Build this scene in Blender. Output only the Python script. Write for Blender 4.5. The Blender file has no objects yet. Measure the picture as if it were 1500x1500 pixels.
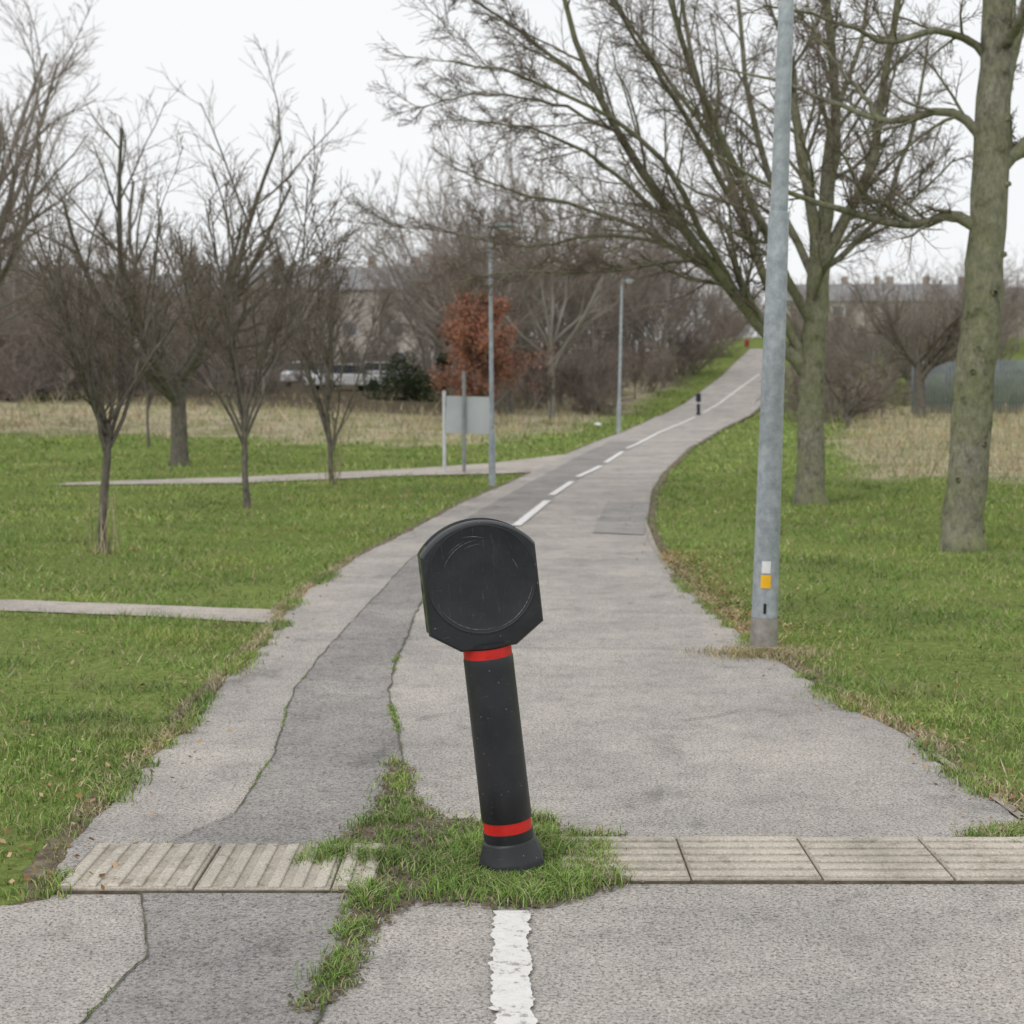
import bpy, bmesh, math, time, numpy as np
from mathutils import Vector, Matrix
rng=np.random.default_rng(7)
S=bpy.context.scene
# ------------------------------------------------------------------ camera survey constants
F=2300.0; CH=1.45; PITCH=math.atan(170/2300.0)
cam=bpy.data.cameras.new("camera"); co=bpy.data.objects.new("camera",cam); S.collection.objects.link(co)
co.location=(0,0,CH); co.rotation_euler=(math.pi/2-PITCH,0,0)
cam.sensor_width=36; cam.lens=36*F/1500; cam.clip_end=5000; cam.clip_start=.05
cam.dof.use_dof=True; cam.dof.focus_distance=4.7; cam.dof.aperture_fstop=5.6
S.camera=co
S.view_settings.view_transform='Standard'; S.view_settings.look='None'; S.view_settings.exposure=0

# ------------------------------------------------------------------ terrain
PY=[-50,30,44,52,62,70,80,100,125,150,220,400,2500]
PZ=[0,0,.08,.21,.38,.56,1.05,2.65,5.3,7.0,8.5,10,12]
BY=[-50,34,48,60,75,110,160,400,2500]
BZ=[0,0,.35,1.1,1.45,2.4,4.0,8,12]
CY=[-50,4,10,25,40,52,70,100,130,300]
CX=[0.3,.3,.15,1.1,3.0,5.3,8.9,15.3,20.8,60]
def sm(t): t=np.clip(t,0,1); return t*t*(3-2*t)
def n2(x,y,s=1.0,seed=0):
    r=np.random.default_rng(100+seed); v=0
    for k in range(7):
        a=r.uniform(0,6.28); f=s*(1.0+k*.62); v=v+np.sin(f*(x*math.cos(a)+y*math.sin(a))+r.uniform(0,6.28))/(1+.35*k)
    return v/3.2
def height(x,y):
    x=np.asarray(x,float); y=np.asarray(y,float)
    p=np.interp(y,PY,PZ); b=np.interp(y,BY,BZ); c=np.interp(y,CY,CX)
    w=sm((c-x-2.5)/22)
    z=p*(1-w)+b*w
    z=z+.10*n2(x,y,.35,3)*sm((np.abs(x-c)-7)/10)*sm((y-12)/15)
    return z
cp,sp=math.cos(PITCH),math.sin(PITCH)
def ray(px,py):
    a=(px-750)/F; b=(750-py)/F
    return np.array([a, cp+b*sp, -sp+b*cp])
def unp(px,py):
    d=ray(px,py); t=1.5; step=.25
    while t<600:
        p=d*t; 
        if CH+p[2]<height(p[0],p[1]): break
        t+=step; step*=1.004
    lo,hi=t-step,t
    for _ in range(24):
        m=(lo+hi)/2; p=d*m
        if CH+p[2]<height(p[0],p[1]): hi=m
        else: lo=m
    p=d*hi; return np.array([p[0],p[1],float(height(p[0],p[1]))])
def at(px,py,y):
    d=ray(px,py); t=y/d[1]; return np.array([d[0]*t,y,CH+d[2]*t])
def X(px,y): return (px-750)/F*y

# ------------------------------------------------------------------ mesh helpers
def link(o,parent=None):
    S.collection.objects.link(o)
    if parent: o.parent=parent
    return o
def mesh_np(name,V,Fq,mats,midx=None,smooth=False,parent=None,doLink=True):
    V=np.asarray(V,np.float32).reshape(-1,3)
    if not isinstance(Fq,list): Fq=[Fq]
    Fq=[np.asarray(f,np.int32) for f in Fq if len(f)]
    me=bpy.data.meshes.new(name)
    me.vertices.add(len(V)); me.vertices.foreach_set("co",V.ravel())
    nl=sum(f.size for f in Fq); nf=sum(len(f) for f in Fq)
    me.loops.add(nl); me.polygons.add(nf)
    me.loops.foreach_set("vertex_index",np.concatenate([f.ravel() for f in Fq]))
    tot=np.concatenate([np.full(len(f),f.shape[1],np.int32) for f in Fq])
    me.polygons.foreach_set("loop_start",np.concatenate([[0],np.cumsum(tot)[:-1]]).astype(np.int32))
    for m in (mats if isinstance(mats,(list,tuple)) else [mats]): me.materials.append(m)
    if midx is not None: me.polygons.foreach_set("material_index",np.asarray(midx,np.int32))
    if smooth: me.polygons.foreach_set("use_smooth",np.ones(nf,bool))
    me.update(calc_edges=True); me.validate()
    o=bpy.data.objects.new(name,me)
    if doLink: link(o,parent)
    return o
def empty(name,loc=(0,0,0),rot=(0,0,0)):
    e=bpy.data.objects.new(name,None); e.location=loc; e.rotation_euler=rot; link(e); return e
def bm_obj(name,bm,mat,parent=None,smooth=False,bevel=0,seg=2):
    me=bpy.data.meshes.new(name); bmesh.ops.recalc_face_normals(bm,faces=bm.faces); bm.to_mesh(me); bm.free()
    for m in (mat if isinstance(mat,(list,tuple)) else [mat]): me.materials.append(m)
    if smooth:
        for p in me.polygons: p.use_smooth=True
    o=bpy.data.objects.new(name,me); link(o,parent)
    if bevel:
        b=o.modifiers.new("b",'BEVEL'); b.width=bevel; b.segments=seg; b.limit_method='ANGLE'; b.angle_limit=math.radians(35)
    return o
def box(name,c,s,mat,parent=None,bevel=0,rot=None):
    bm=bmesh.new(); bmesh.ops.create_cube(bm,size=1)
    bmesh.ops.scale(bm,vec=s,verts=bm.verts)
    if rot: bmesh.ops.rotate(bm,cent=(0,0,0),matrix=Matrix.Rotation(rot[0],3,rot[1]),verts=bm.verts)
    bmesh.ops.translate(bm,vec=c,verts=bm.verts)
    return bm_obj(name,bm,mat,parent,bevel=bevel)
def lathe(name,prof,mat,parent=None,n=32,smooth=True,rot0=0.):
    V=[];Fq=[]
    for z,r in prof:
        for i in range(n):
            a=2*math.pi*i/n+rot0; V.append((r*math.cos(a),r*math.sin(a),z))
    for k in range(len(prof)-1):
        for i in range(n):
            j=(i+1)%n; Fq.append((k*n+i,k*n+j,(k+1)*n+j,(k+1)*n+i))
    o=mesh_np(name,V,np.array(Fq),mat,smooth=smooth,parent=parent)
    if smooth:
        m=o.modifiers.new("e",'EDGE_SPLIT'); m.split_angle=math.radians(30)
    return o

# ------------------------------------------------------------------ materials
def newmat(name):
    m=bpy.data.materials.new(name); m.use_nodes=True; nt=m.node_tree
    return m,nt,nt.nodes["Principled BSDF"]
def N(nt,t,**k):
    n=nt.nodes.new(t)
    for a,b in k.items():
        if a in n.inputs: n.inputs[a].default_value=b
        else: setattr(n,a,b)
    return n
def ramp(nt,stops,fac):
    r=nt.nodes.new("ShaderNodeValToRGB"); e=r.color_ramp.elements
    while len(e)<len(stops): e.new(.5)
    for i,(p,c) in enumerate(stops):
        e[i].position=p; e[i].color=(*c,1) if len(c)==3 else c
    nt.links.new(fac,r.inputs[0]); return r.outputs[0]
def mixc(nt,a,b,fac,mode='MIX'):
    m=nt.nodes.new("ShaderNodeMix"); m.data_type='RGBA'; m.blend_type=mode
    for s,v in ((m.inputs[0],fac),(m.inputs[6],a),(m.inputs[7],b)):
        if isinstance(v,(int,float)): s.default_value=v
        elif isinstance(v,tuple): s.default_value=(*v,1)
        else: nt.links.new(v,s)
    return m.outputs[2]
def coord(nt,scale=(1,1,1)):
    t=nt.nodes.new("ShaderNodeTexCoord"); mp=nt.nodes.new("ShaderNodeMapping"); mp.inputs['Scale'].default_value=scale
    nt.links.new(t.outputs['Object'],mp.inputs[0]); return mp.outputs[0]
def noise(nt,vec,scale,detail=3,rough=.6):
    n=N(nt,"ShaderNodeTexNoise",Scale=scale,Detail=detail,Roughness=rough); nt.links.new(vec,n.inputs['Vector']); return n.outputs['Fac']
def bump(nt,b,h,strength,dist):
    n=N(nt,"ShaderNodeBump",Strength=strength,Distance=dist); nt.links.new(h,n.inputs['Height']); nt.links.new(n.outputs[0],b.inputs['Normal'])
def todiffuse(nt,b):
    out=[n for n in nt.nodes if n.type=='OUTPUT_MATERIAL'][0]; d=nt.nodes.new("ShaderNodeBsdfDiffuse"); nt.nodes.remove(b); nt.links.new(d.outputs[0],out.inputs[0]); return d
def nmat(name,c0,c1,scale=5,rough=.7,bs=.3,bd=.01,stretch=(1,1,1),metal=0,lo=.35,hi=.65,spec=.4):
    m,nt,b=newmat(name); v=coord(nt,stretch); f=noise(nt,v,scale)
    nt.links.new(ramp(nt,[(lo,c0),(hi,c1)],f),b.inputs['Base Color'])
    b.inputs['Roughness'].default_value=rough; b.inputs['Metallic'].default_value=metal; b.inputs['Specular IOR Level'].default_value=spec
    if bs: bump(nt,b,noise(nt,v,scale*3,2),bs,bd)
    return m
def dmat(name,c0,c1,scale):
    m,nt,b=newmat(name); d=todiffuse(nt,b); f=noise(nt,coord(nt),scale,1); nt.links.new(ramp(nt,[(.35,c0),(.65,c1)],f),d.inputs[0]); return m
def asphalt(name,base,var=.3,seed=0.):
    m,nt,b=newmat(name); b=todiffuse(nt,b); v=coord(nt)
    g=N(nt,"ShaderNodeTexVoronoi",Scale=230.0); nt.links.new(v,g.inputs['Vector'])
    c=np.array(base)
    sp_=ramp(nt,[(0.,tuple(c*(1-var))),(.5,tuple(c)),(1.,tuple(c*(1+var*1.1)))],g.outputs['Color'])
    big=noise(nt,v,.9,4,.65); med=noise(nt,v,6,5,.75); fine=noise(nt,v,95,2,.7); st=noise(nt,coord(nt,(1,.45,1)),2.6,4,.65)
    c1=mixc(nt,sp_,ramp(nt,[(.3,(.76,.765,.78)),(.7,(1.12,1.105,1.09))],big),1.0,'MULTIPLY')
    c2=mixc(nt,c1,ramp(nt,[(.28,(.76,.755,.75)),(.45,(.98,.98,.98)),(.65,(1.07,1.07,1.06))],med),1.0,'MULTIPLY')
    c3=mixc(nt,c2,ramp(nt,[(.36,(.5,.5,.5)),(.46,(1.,1.,1.)),(.72,(1.25,1.24,1.23))],fine),1.0,'MULTIPLY')
    c3=mixc(nt,c3,ramp(nt,[(.28,(.70,.705,.70)),(.40,(1,1,1)),(.66,(1.08,1.07,1.05))],st),1.0,'MULTIPLY')
    nt.links.new(c3,b.inputs[0])
    bump(nt,b,g.outputs['Distance'],.45,.004)
    return m
M_asp=asphalt("asphalt_aged",(.405,.38,.354),.32)
M_asp2=asphalt("asphalt_lane",(.305,.291,.279),.32)
M_asp3=asphalt("asphalt_patch",(.34,.328,.318),.3)
M_side=asphalt("asphalt_side",(.46,.42,.38),.2)
M_soil=nmat("soil",(.085,.065,.042),(.21,.165,.11),14,.95,.6,.02)
M_moss=nmat("moss_seam",(.06,.055,.045),(.15,.15,.085),30,.95,.5,.01)
M_crack=nmat("crack_dark",(.06,.056,.05),(.15,.14,.125),20,.95,0)
M_edge=nmat("concrete_edging",(.25,.22,.18),(.42,.37,.32),9,.9,.3,.01)
def paintmat(name,lo,worn):
    m,nt,b=newmat(name); b=todiffuse(nt,b); v=coord(nt)
    f=noise(nt,v,26,5,.75)
    nt.links.new(ramp(nt,[(lo,(.38,.355,.33)),(lo+.06,worn),(.75,(.80,.79,.77))],f),b.inputs[0])
    bump(nt,b,noise(nt,v,60,4),.8,.008); return m
M_paint=paintmat("worn_white_paint",.37,(.70,.68,.65)); M_paintf=paintmat("faded_white_paint",.35,(.72,.71,.69))
def slabmat(name,c):
    m,nt,b=newmat(name); b=todiffuse(nt,b); v=coord(nt); c=np.array(c)
    f=noise(nt,v,3,4,.7); g=noise(nt,v,120,2,.6); h=noise(nt,v,14,4,.7)
    a=ramp(nt,[(.3,tuple(c*.76)),(.5,tuple(c)),(.75,tuple(c*1.2))],f)
    a=mixc(nt,a,ramp(nt,[(.3,(.66,.65,.6)),(.45,(1,1,1))],h),1.,'MULTIPLY')
    nt.links.new(mixc(nt,a,ramp(nt,[(.35,(.75,.75,.74)),(.65,(1.1,1.1,1.1))],g),1.,'MULTIPLY'),b.inputs[0])
    bump(nt,b,g,.5,.004); return m
M_slab=slabmat("tactile_concrete",(.45,.405,.345)); M_rib=slabmat("tactile_rib_concrete",(.52,.475,.41))
M_joint=nmat("slab_joint_dirt",(.08,.065,.05),(.16,.135,.10),20,.95,.3,.01)

def groundmat():
    m,nt,b=newmat("grass_ground"); b=todiffuse(nt,b); v=coord(nt)
    at_=nt.nodes.new("ShaderNodeAttribute"); at_.attribute_name="zone"
    sep=nt.nodes.new("ShaderNodeSeparateColor"); nt.links.new(at_.outputs['Color'],sep.inputs[0])
    big=noise(nt,v,.35,4,.6); fine=noise(nt,v,18,4,.75)
    green=mixc(nt,ramp(nt,[(.3,(.10,.115,.045)),(.5,(.165,.22,.07)),(.7,(.25,.30,.11))],fine),ramp(nt,[(.3,(.82,.78,.76)),(.7,(1.15,1.12,1.0))],big),1.,'MULTIPLY')
    tan=mixc(nt,ramp(nt,[(.32,(.20,.17,.11)),(.5,(.40,.345,.24)),(.68,(.53,.465,.345))],fine),green,ramp(nt,[(.47,(0,0,0)),(.63,(.6,.6,.6))],noise(nt,v,.8,3,.6)))
    wood=ramp(nt,[(.35,(.06,.05,.037)),(.65,(.17,.14,.10))],fine)
    c=mixc(nt,green,tan,sep.outputs[0]); c=mixc(nt,c,wood,sep.outputs[1])
    nt.links.new(c,b.inputs[0]); bump(nt,b,fine,.6,.03); return m
M_ground=groundmat()
def blademat(name,stops,scale=.6,patch=False,dry=False):
    m,nt,b=newmat(name); d=todiffuse(nt,b)
    g=nt.nodes.new("ShaderNodeNewGeometry"); c=ramp(nt,stops,g.outputs['Random Per Island'])
    v=coord(nt); f=noise(nt,v,scale,2,.6)
    c=mixc(nt,c,ramp(nt,[(.35,(.68,.71,.75)),(.5,(1,1,1)),(.65,(1.25,1.12,1.05))],f),1.,'MULTIPLY')
    if patch:
        f2=noise(nt,v,1.7,4,.75); c=mixc(nt,c,(.27,.24,.135),ramp(nt,[(.50,(0,0,0)),(.68,(.8,.8,.8))],f2))
    if dry:
        c=mixc(nt,c,(.20,.26,.09),ramp(nt,[(.48,(0,0,0)),(.64,(.6,.6,.6))],noise(nt,v,.8,3,.6)))
    nt.links.new(c,d.inputs[0]); return m
M_blade=blademat("grass_blades",[(0,(.10,.16,.045)),(.3,(.175,.28,.07)),(.65,(.265,.39,.10)),(.85,(.38,.48,.165)),(.91,(.50,.45,.28)),(1,(.41,.34,.20))],patch=True)
M_tuft=blademat("tuft_blades",[(0,(.10,.17,.045)),(.3,(.175,.29,.07)),(.65,(.26,.40,.10)),(.85,(.37,.48,.16)),(.91,(.50,.45,.28)),(1,(.41,.34,.20))])
M_tan=blademat("dry_grass_blades",[(0,(.28,.23,.14)),(.4,(.46,.385,.25)),(.75,(.62,.525,.37)),(.86,(.28,.30,.13)),(1,(.20,.28,.08))])
M_tanr=blademat("rough_grass_blades",[(0,(.26,.21,.14)),(.4,(.46,.38,.265)),(.75,(.61,.525,.39)),(.86,(.28,.30,.14)),(1,(.20,.28,.09))],dry=True)
M_leaf=blademat("fallen_leaf",[(0,(.14,.08,.04)),(.5,(.30,.19,.10)),(1,(.5,.38,.23))])
M_rust=blademat("beech_leaf",[(0,(.16,.07,.05)),(.5,(.35,.165,.11)),(1,(.50,.27,.18))])
M_ivy=blademat("ivy_leaf",[(0,(.025,.036,.02)),(.6,(.055,.075,.04)),(1,(.10,.125,.07))])

def barkmat(name,c0,c1,moss,mossamt=.5):
    m,nt,b=newmat(name); b=todiffuse(nt,b); v=coord(nt,(1,1,.45)); v2=coord(nt)
    f=noise(nt,v,26,4,.75); g=noise(nt,v2,1.6,4,.7); h=noise(nt,v2,6,4,.7)
    a=ramp(nt,[(.3,c0),(.7,c1)],f)
    k=ramp(nt,[(.62-mossamt*.5,(0,0,0)),(.85-mossamt*.3,(.9,.9,.9))],g)
    a=mixc(nt,a,moss,k); a=mixc(nt,a,ramp(nt,[(.30,(.45,.44,.42)),(.45,(1,1,1)),(.66,(1.25,1.25,1.22))],h),1.,'MULTIPLY')
    nt.links.new(a,b.inputs[0]); bump(nt,b,f,.9,.03); return m
M_bark=barkmat("bark_mossy",(.13,.125,.10),(.33,.31,.25),(.18,.195,.09),.5)
M_bark2=barkmat("bark_grey",(.09,.08,.07),(.22,.20,.17),(.13,.135,.075),.25)
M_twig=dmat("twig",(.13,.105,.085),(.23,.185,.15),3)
M_twig2=dmat("twig_far_hazed",(.23,.19,.165),(.36,.305,.27),.3)  # paler than the near twigs: distance haze is put into the colour
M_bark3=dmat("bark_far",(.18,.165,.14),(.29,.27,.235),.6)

# ------------------------------------------------------------------ world + light
w=bpy.data.worlds.new("World"); S.world=w; w.use_nodes=True; nt=w.node_tree
bg=nt.nodes["Background"]
sky=nt.nodes.new("ShaderNodeTexSky"); sky.sky_type='NISHITA'; sky.sun_disc=False
sky.sun_elevation=math.radians(45); sky.sun_rotation=math.radians(-150); sky.air_density=1; sky.dust_density=4
scl=nt.nodes.new("ShaderNodeMix"); scl.data_type='RGBA'; scl.blend_type='MULTIPLY'; scl.inputs[0].default_value=1
nt.links.new(sky.outputs[0],scl.inputs[6]); scl.inputs[7].default_value=(.1,.1,.1,1)
tc=nt.nodes.new("ShaderNodeTexCoord"); mp=nt.nodes.new("ShaderNodeMapping"); mp.inputs['Scale'].default_value=(1,1,3)
nt.links.new(tc.outputs['Generated'],mp.inputs[0])
cl=N(nt,"ShaderNodeTexNoise",Scale=1.6,Detail=2,Roughness=.5); nt.links.new(mp.outputs[0],cl.inputs['Vector'])
clc=ramp(nt,[(.3,(.89,.915,.94)),(.7,(.95,.96,.97))],cl.outputs['Fac'])
nt.links.new(mixc(nt,scl.outputs[2],clc,.95),bg.inputs['Color']); bg.inputs['Strength'].default_value=1.04
sl=bpy.data.lights.new("sun",'SUN'); sl.energy=1.0; sl.angle=math.radians(40); sl.color=(1,.975,.94)
so=bpy.data.objects.new("sun",sl); link(so); so.rotation_euler=(math.radians(42),math.radians(-12),math.radians(-25))

# ------------------------------------------------------------------ path edges (world space curves)
def curve(pts,extra_lo=(),extra_hi=()):
    W=[unp(*p)[:2] for p in pts]; W=list(extra_lo)+[tuple(p) for p in W]+list(extra_hi)
    W.sort(key=lambda p:p[1]); a=np.array(W); return a[:,1],a[:,0]
LE=curve([(0,1335),(70,1322),(100,1250),(190,1150),(270,1070),(330,1000),(400,935),(420,895),(460,862),(520,820),(600,780),(680,737),(740,712),(790,688),(830,667),(870,650),(910,636),(960,613),(1010,588),(1045,562),(1075,535),(1100,512)],[(-9,0),(-9,4.32)])
RE=curve([(1500,1212),(1440,1168),(1380,1125),(1330,1082),(1240,1040),(1170,990),(1100,945),(1040,895),(990,852),(958,805),(945,770),(952,725),(970,695),(1010,657),(1060,628),(1110,600),(1126,580),(1138,560),(1140,535),(1128,512)],[(9,0),(9,4.98),(2.6,5.08)])
def fbm1(y,seed,s=6): return n2(y,y*0+seed*3.1,s,seed)*.6+n2(y,y*0,s*4,seed+9)*.3
def xl(y):
    y=np.asarray(y,float); return np.interp(y,*LE)+.035*fbm1(y,1)
def xr(y):
    y=np.asarray(y,float); return np.interp(y,*RE)+.03*fbm1(y,2)
endy=min(LE[0][-1],RE[0][-1])
def off(y,k): return k+.0009*np.maximum(y-15,0)
def zz(x,y,k): return height(x,y)+off(y,k)
ysamp=np.concatenate([np.arange(.3,12,.03),np.arange(12,30,.12),np.arange(30,60,.5),np.arange(60,endy,1.)])
def strip(name,ys,L,R,k,mat,nx=8,parent=None):
    u=np.linspace(0,1,nx+1)
    Xg=L[:,None]*(1-u)+R[:,None]*u; Yg=np.repeat(ys[:,None],nx+1,1)
    Zg=zz(Xg,Yg,k); V=np.stack([Xg,Yg,Zg],-1).reshape(-1,3)
    i=np.arange(len(ys)-1)[:,None]*(nx+1)+np.arange(nx)[None]
    q=np.stack([i,i+1,i+nx+2,i+nx+1],-1).reshape(-1,4)
    return mesh_np(name,V,q,mat,parent=parent)
strip("asphalt_path",ysamp,xl(ysamp),xr(ysamp),.012,M_asp,10)
yv=ysamp[ysamp>4.2]
strip("soil_verge",yv,np.maximum(xl(yv)-.10-.06*fbm1(yv,5),-9),xl(yv)+.05,.004,M_soil,2)
yv=ysamp[ysamp>5.2]
strip("soil_verge",yv,xr(yv)-.05,xr(yv)+.12+.07*fbm1(yv,6),.004,M_soil,2)
DL=curve([(100,1530),(130,1500),(215,1410),(205,1320),(232,1250),(345,1200),(400,1110),(432,1010),(500,930),(600,822),(690,757),(770,712),(850,668),(905,642)])
DR=curve([(440,1530),(470,1500),(500,1400),(540,1310),(572,1250),(592,1130),(570,1020),(577,980),(602,920),(618,880),(680,820),(755,772),(802,737),(840,708),(882,684),(915,663),(960,640)])
yd=ysamp[(ysamp>2.9)&(ysamp<46)]
DLx=lambda y:np.interp(y,*DL)+.02*fbm1(y,11); DRx=lambda y:np.interp(y,*DR)+.02*fbm1(y,12)
strip("resurfaced_lane",yd,DLx(yd),DRx(yd),.016,M_asp2,4)
ym=yd[yd<14]
strip("moss_seam",ym,DRx(ym)-.003-.007*fbm1(ym,15,9),DRx(ym)+.005+.010*fbm1(ym,16,9),.020,M_moss,1)
strip("moss_seam",ym,DLx(ym)-.002-.004*fbm1(ym,17,9),DLx(ym)+.003+.004*fbm1(ym,18,9),.020,M_moss,1)
def ribbon(name,pts,wd,k,mat,world=False,jit=0.,n=None):
    P=np.array([p if world else unp(*p)[:2] for p in pts],float)
    seg=np.r_[0,np.cumsum(np.linalg.norm(np.diff(P,axis=0),axis=1))]
    n=n or max(8,int(seg[-1]/.012)); s=np.linspace(0,seg[-1],n)
    x=np.interp(s,seg,P[:,0]); y=np.interp(s,seg,P[:,1])
    T=np.stack([np.gradient(x),np.gradient(y)],1); T/=np.linalg.norm(T,axis=1)[:,None]; Nn=np.stack([-T[:,1],T[:,0]],1)
    if jit: j=jit*fbm1(s,int(abs(P[0,0]*91))%40,10); x=x+Nn[:,0]*j; y=y+Nn[:,1]*j
    wl=wd/2*(1+.22*n2(s,s*0,35,3)+.18*n2(s,s*0,120,4)) if jit else np.full(n,wd/2); wr=wd/2*(1+.22*n2(s,s*0,41,5)+.18*n2(s,s*0,130,6)) if jit else wl
    A=np.stack([x+Nn[:,0]*wl,y+Nn[:,1]*wl],1); B=np.stack([x-Nn[:,0]*wr,y-Nn[:,1]*wr],1)
    XY=np.stack([A,B],1).reshape(-1,2); V=np.c_[XY,zz(XY[:,0],XY[:,1],k)]
    i=np.arange(n-1)*2; return mesh_np(name,V,np.stack([i,i+1,i+3,i+2],1),mat)
for pts in ([(600,952),(700,950),(850,955),(960,953),(1062,962)],[(1000,1062),(1040,1056),(1090,1045)],[(608,1060),(640,1052),(668,1048)],[(430,940),(500,942),(540,938)]):
    ribbon("path_crack",pts,.0055,.020,M_crack,jit=.03)
pp=[unp(*p)[:2] for p in ((868,783),(943,786),(952,738),(890,736))]
V=[(p[0],p[1],zz(p[0],p[1],.020)) for p in pp]; mesh_np("asphalt_patch",V,np.array([[0,1,2,3]]),M_asp3)
def sidepath(name,top,bot):
    T=np.array([unp(*p)[:2] for p in top]); B=np.array([unp(*p)[:2] for p in bot])
    x0=max(T[0,0],B[0,0]); x1=min(T[-1,0],B[-1,0]); xs=np.arange(x0,x1,.06)
    hi=np.interp(xs,T[:,0],T[:,1])+.05*fbm1(xs,21,3); lo=np.interp(xs,B[:,0],B[:,1])+.05*fbm1(xs,22,3)
    u=np.linspace(0,1,4); Y=lo[:,None]*(1-u)+hi[:,None]*u; Xg=np.repeat(xs[:,None],4,1)
    V=np.stack([Xg,Y,zz(Xg,Y,.008)],-1).reshape(-1,3); i=np.arange(len(xs)-1)[:,None]*4+np.arange(3)[None]
    mesh_np(name,V,np.stack([i,i+4,i+5,i+1],-1).reshape(-1,4),M_side)
    return lambda x,y:(x>x0)&(x<x1)&(y>np.interp(x,xs,lo))&(y<np.interp(x,xs,hi))
sA=sidepath("side_footpath",[(-600,870),(-300,874),(0,880),(200,887),(400,894),(470,896)],[(-600,883),(-300,889),(0,896),(200,903),(395,914),(470,916)])
sB=sidepath("side_footpath",[(80,709),(350,700),(600,688),(720,680),(820,668),(860,664)],[(80,712),(350,709),(600,698),(740,695),(790,692),(860,681)])
def onpath(x,y,m=0.): return ((x>xl(y)+m)&(x<xr(y)-m)&(y<endy))|sA(x,y)|sB(x,y)
ribbon("path_edging",[(1500,1205),(1440,1160),(1380,1118),(1330,1078)],.035,.016,M_edge)
ribbon("path_edging",[(1040,893),(990,850),(958,803),(945,768),(952,723)],.045,.018,M_edge)

ribbon("white_centre_line",[(748,1345),(750,1390),(747,1440),(754,1500),(760,1560)],.096,.022,M_paint,jit=.008)
for a in ([(756,773),(802,736)],[(808,728),(838,708)],[(846,701),(880,685)],[(887,680),(912,664)],[(918,659),(965,636),(1018,613)],[(1030,607),(1060,588),(1090,566),(1112,550)]):
    ribbon("white_centre_line",a,.105,.024,M_paintf,jit=.004)

def tactile(name,x0,x1,y0,y1,mode,pitch):
    e=empty(name); k=0; x=x0
    box("bedding",((x0+x1)/2,(y0+y1)/2,.004),(x1-x0+.01,y1-y0+.012,.034),M_joint,e)
    while x<x1-.05:
        xe=min(x+pitch,x1); j=rng.uniform(-.004,.004); dz=rng.uniform(-.0015,.003)
        box(f"slab_{k}",((x+xe)/2,(y0+y1)/2+j,.002+dz),(xe-x-.006,y1-y0,.050),M_slab,e,bevel=.004)
        zr=.027+dz
        if mode=='long':
            for i in range(6):
                cx=x+.033+i*(pitch/6)
                if cx+.02<xe: box(f"rib_{k}_{i}",(cx,(y0+y1)/2+j,zr+.0015),(.036,y1-y0-.012,.011),M_rib,e,bevel=.005)
        else:
            for i in range(6):
                cy=y0+.033+i*(y1-y0-.066)/5
                box(f"rib_{k}_{i}",((x+xe)/2,cy+j,zr+.0015),(xe-x-.016,.038,.011),M_rib,e,bevel=.005)
        x+=pitch; k+=1
    return e
tactile("tactile_paving",-1.325,-.40,4.455,4.90,'long',.40)
tactile("tactile_paving",.14,3.0,4.55,4.985,'cross',.39)

# ------------------------------------------------------------------ ground sheet
xs=np.unique(np.concatenate([-np.geomspace(40,900,22),np.arange(-40,40.1,.5),np.geomspace(40,900,22)]))
ys=np.unique(np.concatenate([np.arange(-40,3,3.),np.arange(3,75,.5),np.arange(75,160,1.),np.geomspace(160,2400,26)]))
XX,YY=np.meshgrid(xs,ys); ZZ=height(XX,YY)
i=np.arange(len(ys)-1)[:,None]*len(xs)+np.arange(len(xs)-1)[None]
g=mesh_np("ground",np.stack([XX,YY,ZZ],-1),np.stack([i,i+1,i+len(xs)+1,i+len(xs)],-1).reshape(-1,4),M_ground,smooth=True)
def roughzone(x,y):
    c=np.interp(y,CY,CX); j=n2(x,y,.5,8)*2.
    l=sm((y-45-j*1.6+ (0.12*(x+12)).clip(-4,2))/3.)*sm((c-3.5-x+j*.6)/2)
    r=sm((y-25-j*1.3)/2.5)*sm((x-c-3.6-.03*y+j*.5)/1.2)*(1-sm((y-76)/3))
    return np.clip(l+r,0,1)
def woodzone(x,y):
    c=np.interp(y,CY,CX); return sm((y-62-n2(x,y,.4,9)*2)/3)*sm((c-7-x)/4)
ca=g.data.color_attributes.new("zone",'FLOAT_COLOR','POINT')
zc=np.stack([roughzone(XX,YY),woodzone(XX,YY),XX*0,XX*0+1],-1).astype(np.float32); ca.data.foreach_set("color",zc.ravel())

# ------------------------------------------------------------------ grass
def blades(name,x,y,z,h,wd,mat,lean=.45,segs=2):
    n=len(x); a=rng.uniform(0,2*np.pi,n); l=rng.uniform(0,lean,n)*h; b=rng.uniform(0,2*np.pi,n)
    B=np.stack([x,y,z],1); Wv=np.stack([np.cos(a),np.sin(a),0*a],1)*wd[:,None]/2; Lv=np.stack([np.cos(b),np.sin(b),0*b],1)*l[:,None]; U=np.stack([0*h,0*h,h],1)
    if segs==2:
        V=np.stack([B-Wv,B+Wv,B+Lv*.3+U*.6-Wv*.8,B+Lv*.3+U*.6+Wv*.8,B+Lv+U*.88],1)
        i=np.arange(n)*5; T=np.stack([np.stack([i,i+1,i+3],1),np.stack([i,i+3,i+2],1),np.stack([i+2,i+3,i+4],1)],1).reshape(-1,3)
    else:
        V=np.stack([B-Wv,B+Wv,B+Lv+U],1); i=np.arange(n)*3; T=np.stack([i,i+1,i+2],1)
    return V.reshape(-1,3),T
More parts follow.
